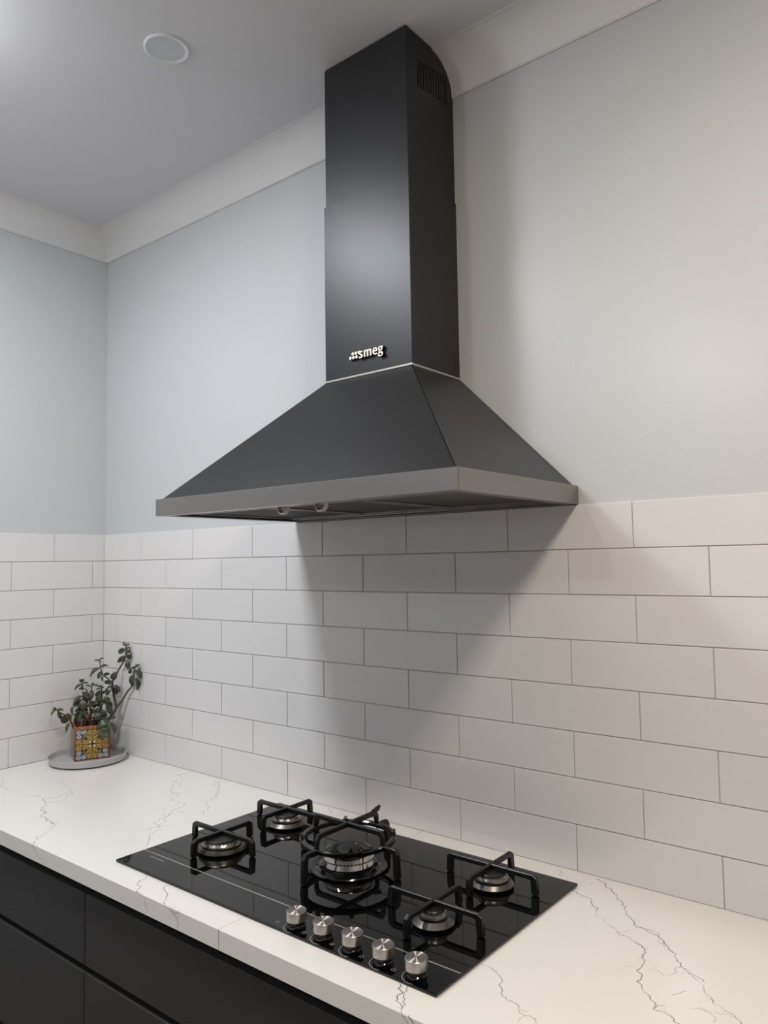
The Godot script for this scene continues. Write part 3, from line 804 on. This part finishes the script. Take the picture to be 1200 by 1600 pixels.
func build_grates() -> void:
	var y := 0.906
	var far := "cross-shaped black iron pan support over the "
	grate(V(1.1785, y, 0.384), 0.113, 0.0905, far + "large burner beside the printed name")
	grate(V(1.1785, y, 0.172), 0.113, 0.0905, far + "rear burner, plant end of the cooktop")
	grate(V(1.7935, y, 0.175), 0.109, 0.0905, far + "rear burner away from the plant")
	grate(V(1.7955, y, 0.384), 0.109, 0.0905, far + "smallest burner beside the five knobs")
	# wok support: ring on four legs
	var c := V(1.4885, y, 0.281)
	var g := thing("wok_support", "round black iron ring support around the large middle wok burner", "pan support", c)
	var st := mb()
	lathe(st, [[0.0955, 0.054], [0.1065, 0.053], [0.1085, 0.056], [0.1085, 0.061], [0.106, 0.0635], [0.098, 0.0635], [0.0955, 0.061], [0.0955, 0.054]], 72)
	part("ring", done(st), M.enamel, g)
	for k in 4:
		var d: Vector3 = [V(1, 0, 0), V(0, 0, 1), V(-1, 0, 0), V(0, 0, -1)][k]
		var side := V(d.z, 0, -d.x)
		st = mb()
		bar(st, [d * 0.102 + V(0, 0.055, 0), d * 0.126 + V(0, 0.0565, 0), d * 0.1335 + V(0, 0.055, 0), d * 0.1365 + V(0, 0.050, 0), d * 0.138 + V(0, 0.03, 0), d * 0.139 + V(0, 0.0025, 0)],
			side, [0.009, 0.009, 0.0095, 0.0095, 0.01, 0.011], [0.012, 0.012, 0.015, 0.016, 0.0155, 0.015], 0.0016)
		var l := part("leg", done(st), M.iron, g)
		st = mb(); cbox(st, d * 0.139 - V(0.0035, 0, 0.0035), d * 0.139 + V(0.0035, 0.0028, 0.0035), 0.0006)
		part("rubber_foot", done(st), M.rubber, l)
		# upright fin on the ring
		var e := (d + V(-d.z, 0, d.x)).normalized(); var es := V(e.z, 0, -e.x)
		st = mb()
		bar(st, [e * 0.102 + V(0, 0.058, 0), e * 0.1025 + V(0, 0.066, 0), e * 0.1045 + V(0, 0.0715, 0)], es, [0.013, 0.011, 0.005], [0.009, 0.008, 0.005], 0.001)
		part("fin", done(st), M.iron, g)
	# loose cross that sits on the ring
	var t := thing("wok_trivet", "loose black iron cross lying on the wok ring", "pan support", c + V(0, 0.0635, 0))
	for k in 4:
		var d: Vector3 = [V(1, 0, 0), V(0, 0, 1), V(-1, 0, 0), V(0, 0, -1)][k]
		var side := V(d.z, 0, -d.x)
		st = mb()
		bar(st, [V(0, 0.0235, 0), d * 0.085 + V(0, 0.0235, 0), d * 0.094 + V(0, 0.0225, 0), d * 0.099 + V(0, 0.016, 0), d * 0.1005 + V(0, 0.0005, 0)],
			side, [0.0085, 0.0085, 0.009, 0.009, 0.009], [0.011, 0.011, 0.014, 0.011, 0.009], 0.0016)
		part("arm", done(st), M.iron, t)
		if k == 3:
			st = mb()
			bar(st, [d * 0.086 + V(0, 0.027, 0), d * 0.104 + V(0, 0.031, 0), d * 0.113 + V(0, 0.036, 0)], side, [0.0085, 0.008, 0.005], [0.008, 0.010, 0.004], 0.001)
			part("tip", done(st), M.iron, t)

# ---------------------------------------------------------------- cabinets
func cabinet(x0: float, x1: float, label: String) -> void:
	var c := thing("drawer_cabinet", label, "cabinet", V((x0 + x1) / 2, 0, 0), "dark drawer cabinets under the worktop")
	var o := -c.position
	var st := mb(); cbox(st, V(x0 + 0.001, 0.12, 0.0), V(x1 - 0.001, 0.8615, 0.555), 0.001)
	part("carcass", done(st), M.cabinet, c, o)
	for d in [[0.667, 0.827], [0.40, 0.6525], [0.13, 0.385]]:
		st = mb(); cbox(st, V(x0 + 0.0015, d[0], 0.600), V(x1 - 0.0015, d[1], 0.620), 0.0014)
		part("drawer_front", done(st), M.cabinet, c, o)
	st = mb()
	for d in [0.667, 0.40, 0.13]: cbox(st, V(x0 + 0.05, d + 0.02, 0.555), V(x1 - 0.05, d + 0.12, 0.600), 0.001)
	part("drawer_box", done(st), M.cabinet, c, o)
	st = mb(); cbox(st, V(x0 + 0.001, 0.0, 0.0), V(x1 - 0.001, 0.12, 0.55), 0.001)
	part("toe_kick", done(st), M.cabinet, c, o)

# ---------------------------------------------------------------- plant
func leaf_mesh() -> ArrayMesh:   # obovate, fleshy, unit length along x, unit width along z, up is y
	var st := mb()
	st.set_smooth_group(1)
	var n := 9; var m := 10
	var rings := []
	for i in n + 1:
		var t := float(i) / n
		var w := 0.5 * pow(sin(PI * pow(t, 0.78)), 0.62) if t > 0.0 and t < 1.0 else 0.0
		w = maxf(w, 0.05 * (1.0 - t))
		var th := 0.105 * sin(PI * clampf(t, 0.03, 0.985))
		var sag := 0.10 * sin(PI * t) - 0.16 * t * t
		var ring := []
		for k in m:
			var a := TAU * k / m
			var z := cos(a) * w; var y := sin(a) * th * (0.75 if sin(a) > 0 else 0.9)
			ring.append(V(t, y + sag + 0.25 * z * z, z))
		rings.append(ring)
	for i in n:
		for k in m:
			var j := (k + 1) % m
			quad(st, rings[i][k], rings[i][j], rings[i + 1][j], rings[i + 1][k])
	return done(st)

func build_plant() -> void:
	var tr := thing("plant_saucer", "round grey saucer under the patterned plant pot", "saucer", V(0.136, 0.9005, 0.136))
	var st := mb()
	lathe(st, [[0.0, 0.0], [0.108, 0.0], [0.109, 0.003], [0.12, 0.0036], [0.1265, 0.006], [0.1305, 0.0225], [0.1315, 0.0245], [0.1306, 0.0256], [0.1284, 0.0252], [0.1232, 0.009], [0.118, 0.0062], [0.0, 0.006]], 72)
	part("dish", done(st), M.tray, tr)
	# square pot
	var p := thing("plant_pot", "small square terracotta pot with yellow and blue patterned sides", "plant pot", V(0.106, 0.9067, 0.110))
	p.rotation.y = atan2(0.913, 0.407)
	var s := 0.0585; var h := 0.116; var w := 0.007
	st = mb()
	cbox(st, V(-s, 0, -s), V(s, 0.008, s), 0.001)
	cbox(st, V(-s, 0.008, s - w), V(s, h, s), 0.0016); cbox(st, V(-s, 0.008, -s), V(s, h, -s + w), 0.0016)
	cbox(st, V(-s, 0.008, -s + w), V(-s + w, h, s - w), 0.0016); cbox(st, V(s - w, 0.008, -s + w), V(s, h, s - w), 0.0016)
	part("body", done(st), M.terracotta, p)
	var pm := pot_print()
	var e := s - 0.003
	for k in 4:
		st = mb()
		var b := [V(-e, 0.003, s + 0.001), V(e, 0.003, s + 0.001), V(e, h - 0.009, s + 0.001), V(-e, h - 0.009, s + 0.001)]
		quad_uv(st, b, [Vector2(0, 1), Vector2(1, 1), Vector2(1, 0), Vector2(0, 0)])
		for i in 4:
			var j := (i + 1) % 4; var d := V(0, 0, -0.0012)
			quad_uv(st, [b[i] + d, b[j] + d, b[j], b[i]], [Vector2(0.01, 0.01), Vector2(0.01, 0.01), Vector2(0.01, 0.01), Vector2(0.01, 0.01)])
		var f := part("patterned_side", done(st), pm, p); f.rotation.y = PI / 2 * k
	st = mb(); cbox(st, V(-s + w, h - 0.03, -s + w), V(s - w, h - 0.018, s - w), 0.002)
	part("soil", done(st), M.soil, p)
	# jade plant
	var j := thing("jade_plant", "leggy dark green jade plant growing from the patterned pot", "plant", V(0.106, 0.99, 0.110))
	var o := -j.position
	for d in stem_data:
		st = mb(); tube(st, d[0], d[1], d[2])
		part("stem", done(st), [M.stem_green, M.stem_pink, M.stem_brown][d[3]], j, o)
	var lm := leaf_mesh()
	for d in leaf_data:
		var a: Vector3 = d[1] - d[0]
		var n: Vector3 = d[2]
		var len_ := a.length()
		var x := a / len_; var z := x.cross(n).normalized(); var y := z.cross(x)
		var leaf := part("leaf", lm, [M.leaf, M.leaf_brown, M.leaf_dusty][d[4]], j)
		leaf.transform = Transform3D(Basis(x * len_, y * len_, z * d[3]), o + d[0])

# ---------------------------------------------------------------- lamps: the unlit downlight is in view, the lit ones are not
func downlight(at: Vector3, lit: float, label: String) -> void:
	var d := thing("downlight", label, "light", at, "round ceiling downlights")
	var st := mb(); lathe(st, [[0.043, -0.002], [0.052, -0.004], [0.0555, -0.002], [0.0555, 0.0]], 48)
	part("trim_ring", done(st), M.white_plastic, d)
	st = mb(); lathe(st, [[0.0, -0.0022], [0.043, -0.0022]], 48)
	var m: StandardMaterial3D = M.diffuser
	if lit > 0.0:
		m = mat(Color(0.9, 0.88, 0.84), 0.5)
		m.emission_enabled = true; m.emission = WARM; m.emission_energy_multiplier = 4.0
	part("diffuser", done(st), m, d)
	if lit > 0.0:
		var l := SpotLight3D.new()
		l.name = "downlight_beam"; l.light_energy = lit; l.light_color = WARM; l.light_size = 0.043
		l.spot_angle = 62.0; l.spot_range = 12.0; l.spot_attenuation = 2.0; l.spot_angle_attenuation = 0.6
		l.shadow_enabled = true
		add_child(l); l.position = at + V(0, -0.012, 0); l.rotation_degrees.x = -90

func spotlight(at: Vector3, target: Vector3, energy: float, tint: Color) -> void:   # swivel spot out of view, aimed to brighten the wall right of the hood
	var d := thing("unseen_spotlight", "unseen white swivel spotlight on the ceiling placed to brighten the wall right of the hood", "light", at)
	var st := mb(); lathe(st, [[0.0, -0.02], [0.04, -0.02], [0.045, -0.016], [0.045, 0.0]], 32)
	part("ceiling_rose", done(st), M.white_plastic, d)
	st = mb(); cbox(st, V(-0.006, -0.07, -0.006), V(0.006, -0.02, 0.006), 0.001)
	part("stem", done(st), M.white_plastic, d)
	var aim := (target - (at + V(0, -0.09, 0))).normalized()
	var side := aim.cross(Vector3.UP).normalized()
	var turn := Basis(side, -aim, side.cross(-aim))
	st = mb(); lathe(st, [[0.0, 0.06], [0.03, 0.06], [0.04, 0.05], [0.042, -0.05], [0.038, -0.052], [0.036, -0.03]].map(func(q): return [q[0], -q[1]]), 32)
	var head := part("head", done(st), M.white_plastic, d); head.transform = Transform3D(turn, V(0, -0.09, 0))
	st = mb(); lathe(st, [[0.036, 0.0], [0.0, 0.0]], 32)
	var m := mat(Color(0.9, 0.9, 0.9), 0.4)
	m.emission_enabled = true; m.emission = tint; m.emission_energy_multiplier = 6.0
	var lens := part("lamp_lens", done(st), m, d); lens.transform = Transform3D(turn, V(0, -0.09, 0) + aim * 0.045)
	var l := SpotLight3D.new()
	l.name = "unseen_spotlight_beam"; l.light_energy = energy; l.light_color = tint; l.light_size = 0.035
	l.spot_angle = SPOT_CONE; l.spot_range = 14.0; l.spot_attenuation = 2.0; l.spot_angle_attenuation = 0.7; l.shadow_enabled = true
	add_child(l)
	l.transform = Transform3D(Basis.looking_at(aim, Vector3.UP), at + V(0, -0.09, 0) + aim * 0.06)

const SPOT_CONE := 11.0

func unseen_oyster(at: Vector3, down: float, round_: float, tint: Color, label: String) -> void:   # round opal ceiling light out of view, placed to light the hood wall
	var d := thing("unseen_oyster_light", label, "light", at, "unseen round opal ceiling lights")
	var st := mb(); lathe(st, [[0.152, -0.016], [0.168, -0.014], [0.17, -0.01], [0.17, 0.0]], 56)
	part("base_ring", done(st), M.white_plastic, d)
	st = mb(); lathe(st, [[0.0, -0.066], [0.05, -0.064], [0.095, -0.056], [0.13, -0.042], [0.148, -0.028], [0.152, -0.016]], 56, Vector3.ZERO, true)
	var m := mat(Color(0.9, 0.9, 0.9), 0.4)
	m.emission_enabled = true; m.emission = tint; m.emission_energy_multiplier = OYSTER_GLOW
	part("lamp_shade", done(st), m, d)
	var l := AreaLight3D.new()
	l.name = "unseen_oyster_beam"; l.area_size = Vector2(0.3, 0.3); l.light_energy = down; l.light_color = tint
	l.area_range = 14.0; l.area_attenuation = 2.0; l.shadow_enabled = true
	add_child(l); l.position = at + V(0, -0.07, 0); l.rotation_degrees.x = -90
	var g := OmniLight3D.new()
	g.name = "unseen_oyster_glow"; g.light_energy = round_; g.light_color = tint; g.light_size = 0.13
	g.omni_range = 14.0; g.omni_attenuation = 2.0; g.shadow_enabled = true
	add_child(g); g.position = at + V(0, -0.045, 0)

const OYSTER_GLOW := 2.0
const COOL := Color(0.965, 0.98, 1.0)
const WARM := Color(1.0, 0.935, 0.86)

func cornice_profile() -> PackedVector2Array:   # [out from wall, up]: cove with a small step at both ends
	var p := PackedVector2Array([Vector2(0, 2.768), Vector2(0.0045, 2.768), Vector2(0.0045, 2.7715)])
	for k in 13:
		var t := PI / 2 * k / 12
		p.append(Vector2(0.0905 - 0.0845 * cos(t), 2.7715 + 0.0878 * sin(t)))
	p.append(Vector2(0.0905, 2.86)); p.append(Vector2(0, 2.86))
	return p

func cornice(along_x: bool, length: float) -> ArrayMesh:   # mitred at the corner
	var st := mb()
	var p := cornice_profile()
	var wall := -0.006
	for k in p.size():
		var a := p[k]; var b := p[(k + 1) % p.size()]
		st.set_smooth_group(1 if k >= 3 and k < 14 else -1)
		if along_x: quad(st, V(wall + a.x, a.y, wall + a.x), V(length, a.y, wall + a.x), V(length, b.y, wall + b.x), V(wall + b.x, b.y, wall + b.x))
		else: quad(st, V(wall + a.x, a.y, length), V(wall + a.x, a.y, wall + a.x), V(wall + b.x, b.y, wall + b.x), V(wall + b.x, b.y, length))
	return done(st)

func _ready() -> void:
	rng.seed = 20240
	# camera
	var cam := Camera3D.new()
	cam.name = "camera"; cam.fov = 68.2775; cam.near = 0.05; cam.far = 60.0
	var yaw := 0.68031; var pitch := 0.067723; var roll := -0.015388
	var fw := V(-sin(yaw) * cos(pitch), sin(pitch), -cos(yaw) * cos(pitch))
	var rt := V(cos(yaw), 0, -sin(yaw)); var up := rt.cross(fw)
	cam.transform = Transform3D(Basis(rt * cos(roll) + up * sin(roll), up * cos(roll) - rt * sin(roll), -fw), V(2.6524, 1.5755, 1.5737))
	add_child(cam)
	# sky and exposure
	var sky_m := ProceduralSkyMaterial.new()
	sky_m.sky_top_color = Color(0.60, 0.74, 0.95); sky_m.sky_horizon_color = Color(0.86, 0.92, 1.0)
	sky_m.ground_horizon_color = Color(0.55, 0.57, 0.58); sky_m.ground_bottom_color = Color(0.38, 0.38, 0.37)
	sky_m.sky_energy_multiplier = 0.2; sky_m.ground_energy_multiplier = 0.12; sky_m.sun_angle_max = 0.0
	var sky := Sky.new(); sky.sky_material = sky_m
	var env := Environment.new()
	env.background_mode = Environment.BG_SKY; env.sky = sky
	env.tonemap_mode = Environment.TONE_MAPPER_LINEAR; env.tonemap_exposure = 1.05
	env.sdfgi_enabled = true; env.ssao_enabled = true; env.ssil_enabled = true
	var we := WorldEnvironment.new(); we.name = "environment"; we.environment = env; add_child(we)
	make_materials()
	# unseen lamps placed to light the corner, then the visible unlit downlight
	spotlight(V(1.45, 2.86, 3.6), V(2.30, 1.92, 0), 1.6, Color(1.0, 0.97, 0.93))
	unseen_oyster(V(0.82, 2.86, 1.1), 1.9, 0.3, COOL, "unseen round opal ceiling light placed to light the chimney front and the side wall")
	unseen_oyster(V(1.1, 2.86, 3.1), 0.65, 0.8, COOL, "unseen round opal ceiling light in mid room placed to light the hood wall from the front")
	unseen_oyster(V(2.75, 2.86, 1.2), 2.15, 0.3, WARM, "unseen round opal ceiling light over the aisle placed to light the right wall and worktop")
	downlight(V(1.118, 2.86, 0.507), 0.0, "unlit round white downlight in the ceiling in front of the chimney")

	# ------------------------------------------------ setting
	var W := 4.6; var D := 5.0; var H := 2.86
	var st := mb()
	cbox(st, V(-0.2, -0.1, -0.2), V(W + 0.2, 0.0, D + 0.2), 0.001)
	struct("floor", done(st), M.floor, "plain pale floor of the kitchen")
	st = mb(); cbox(st, V(-0.2, H, -0.2), V(W + 0.2, H + 0.12, D + 0.2), 0.001)
	struct("ceiling", done(st), M.ceiling, "flat white painted ceiling")
	st = mb(); cbox(st, V(-0.2, 0, -0.2), V(W + 0.2, H, -0.006), 0.0005)
	var wb := struct("wall_back", done(st), M.paint, "pale grey painted wall with white tiles behind the cooktop")
	# left wall with its window opening
	var wy0 := 1.0; var wy1 := 2.2
	st = mb()
	cbox(st, V(-0.2, 0, -0.006), V(-0.006, H, D), 0.0005)
	var wl := struct("wall_left", done(st), M.paint, "pale grey painted side wall with white tiles in the corner")
	st = mb()
	cbox(st, V(W, 0, -0.006), V(W + 0.2, H, D), 0.0005)
	struct("wall_right", done(st), M.paint, "pale grey painted wall opposite the plant corner")
	# opposite wall with the opening for the unseen window
	var wx0 := 2.2; var wx1 := 3.8
	st = mb()
	cbox(st, V(-0.2, 0, D), V(wx0, H, D + 0.2), 0.0005); cbox(st, V(wx1, 0, D), V(W + 0.2, H, D + 0.2), 0.0005)
	cbox(st, V(wx0, 0, D), V(wx1, wy0, D + 0.2), 0.0005); cbox(st, V(wx0, wy1, D), V(wx1, H, D + 0.2), 0.0005)
	struct("wall_front", done(st), M.paint, "pale grey painted wall opposite the cooktop")
	# window out of view, placed to let in dim sky light
	st = mb()
	cbox(st, V(wx0, wy0, D + 0.07), V(wx1, wy0 + 0.05, D + 0.12), 0.002); cbox(st, V(wx0, wy1 - 0.05, D + 0.07), V(wx1, wy1, D + 0.12), 0.002)
	for x in [wx0, (wx0 + wx1) / 2 - 0.025, wx1 - 0.05]: cbox(st, V(x, wy0 + 0.05, D + 0.07), V(x + 0.05, wy1 - 0.05, D + 0.12), 0.002)
	var win := struct("unseen_window_1", done(st), M.white_plastic, "unseen white framed window opposite the cooktop placed to let in dim daylight")
	for x in [wx0 + 0.05, (wx0 + wx1) / 2 + 0.025]:
		st = mb(); cbox(st, V(x, wy0 + 0.05, D + 0.093), V(x + (wx1 - wx0) / 2 - 0.075, wy1 - 0.05, D + 0.097), 0.0005)
		part("pane", done(st), M.pane, win)
	# cove cornices
	struct("trim_1", cornice(true, W), M.cornice, "white cove cornice above the hood wall")
	struct("trim_2", cornice(false, D), M.cornice, "white cove cornice above the side wall")
	# splashback
	st = mb(); cbox(st, V(-0.006, 0.9005, -0.0062), V(3.3, 1.698, -0.0022), 0.0003)
	part("grout", done(st), M.grout, wb)
	lay_tiles(wb, 0.2438, 0.0935, 3.3, false)
	st = mb(); cbox(st, V(-0.0062, 0.9005, -0.0022), V(-0.0022, 1.698, 0.66), 0.0003)
	part("grout", done(st), M.grout, wl)
	lay_tiles(wl, 0.1968, 0.0468, 0.66, true)

	# ------------------------------------------------ worktop and cabinets
	var left_veins := []; var right_veins := []
	for v in vein_data: (left_veins if v[1] < 1.4875 else right_veins).append(v)
	right_veins += [[1.0, 2.62, 0.0, 2.66, 0.1, 2.64, 0.22, 2.72, 0.34, 2.75, 0.5, 2.8, 0.68], [0.9, 2.95, 0.0, 2.9, 0.14, 2.98, 0.3, 3.02, 0.44, 3.1, 0.68]]
	var sl := part("worktop_slab", slab(0.0, 1.4872), quartz(0.0, 1.4872, left_veins), self)
	sl.name = numbered("worktop_slab"); tag(sl, "white veined quartz worktop slab that runs under the plant saucer", "worktop", "quartz worktop slabs")
	var sr := part("worktop_slab_001", slab(1.4883, 3.2), quartz(1.4883, 3.2, right_veins), self)
	tag(sr, "white veined quartz worktop slab with long dark veins beside the cooktop's knob end", "worktop", "quartz worktop slabs")
	cabinet(0.0, 0.977, "dark grey drawer cabinet below the plant, against the side wall")
	cabinet(0.977, 2.0, "dark grey drawer cabinet directly below the gas cooktop")
	cabinet(2.0, 3.18, "dark grey drawer cabinet below the long veined worktop end")
	# ------------------------------------------------ things
	build_hood()
	build_cooktop()
	build_grates()
	build_plant()
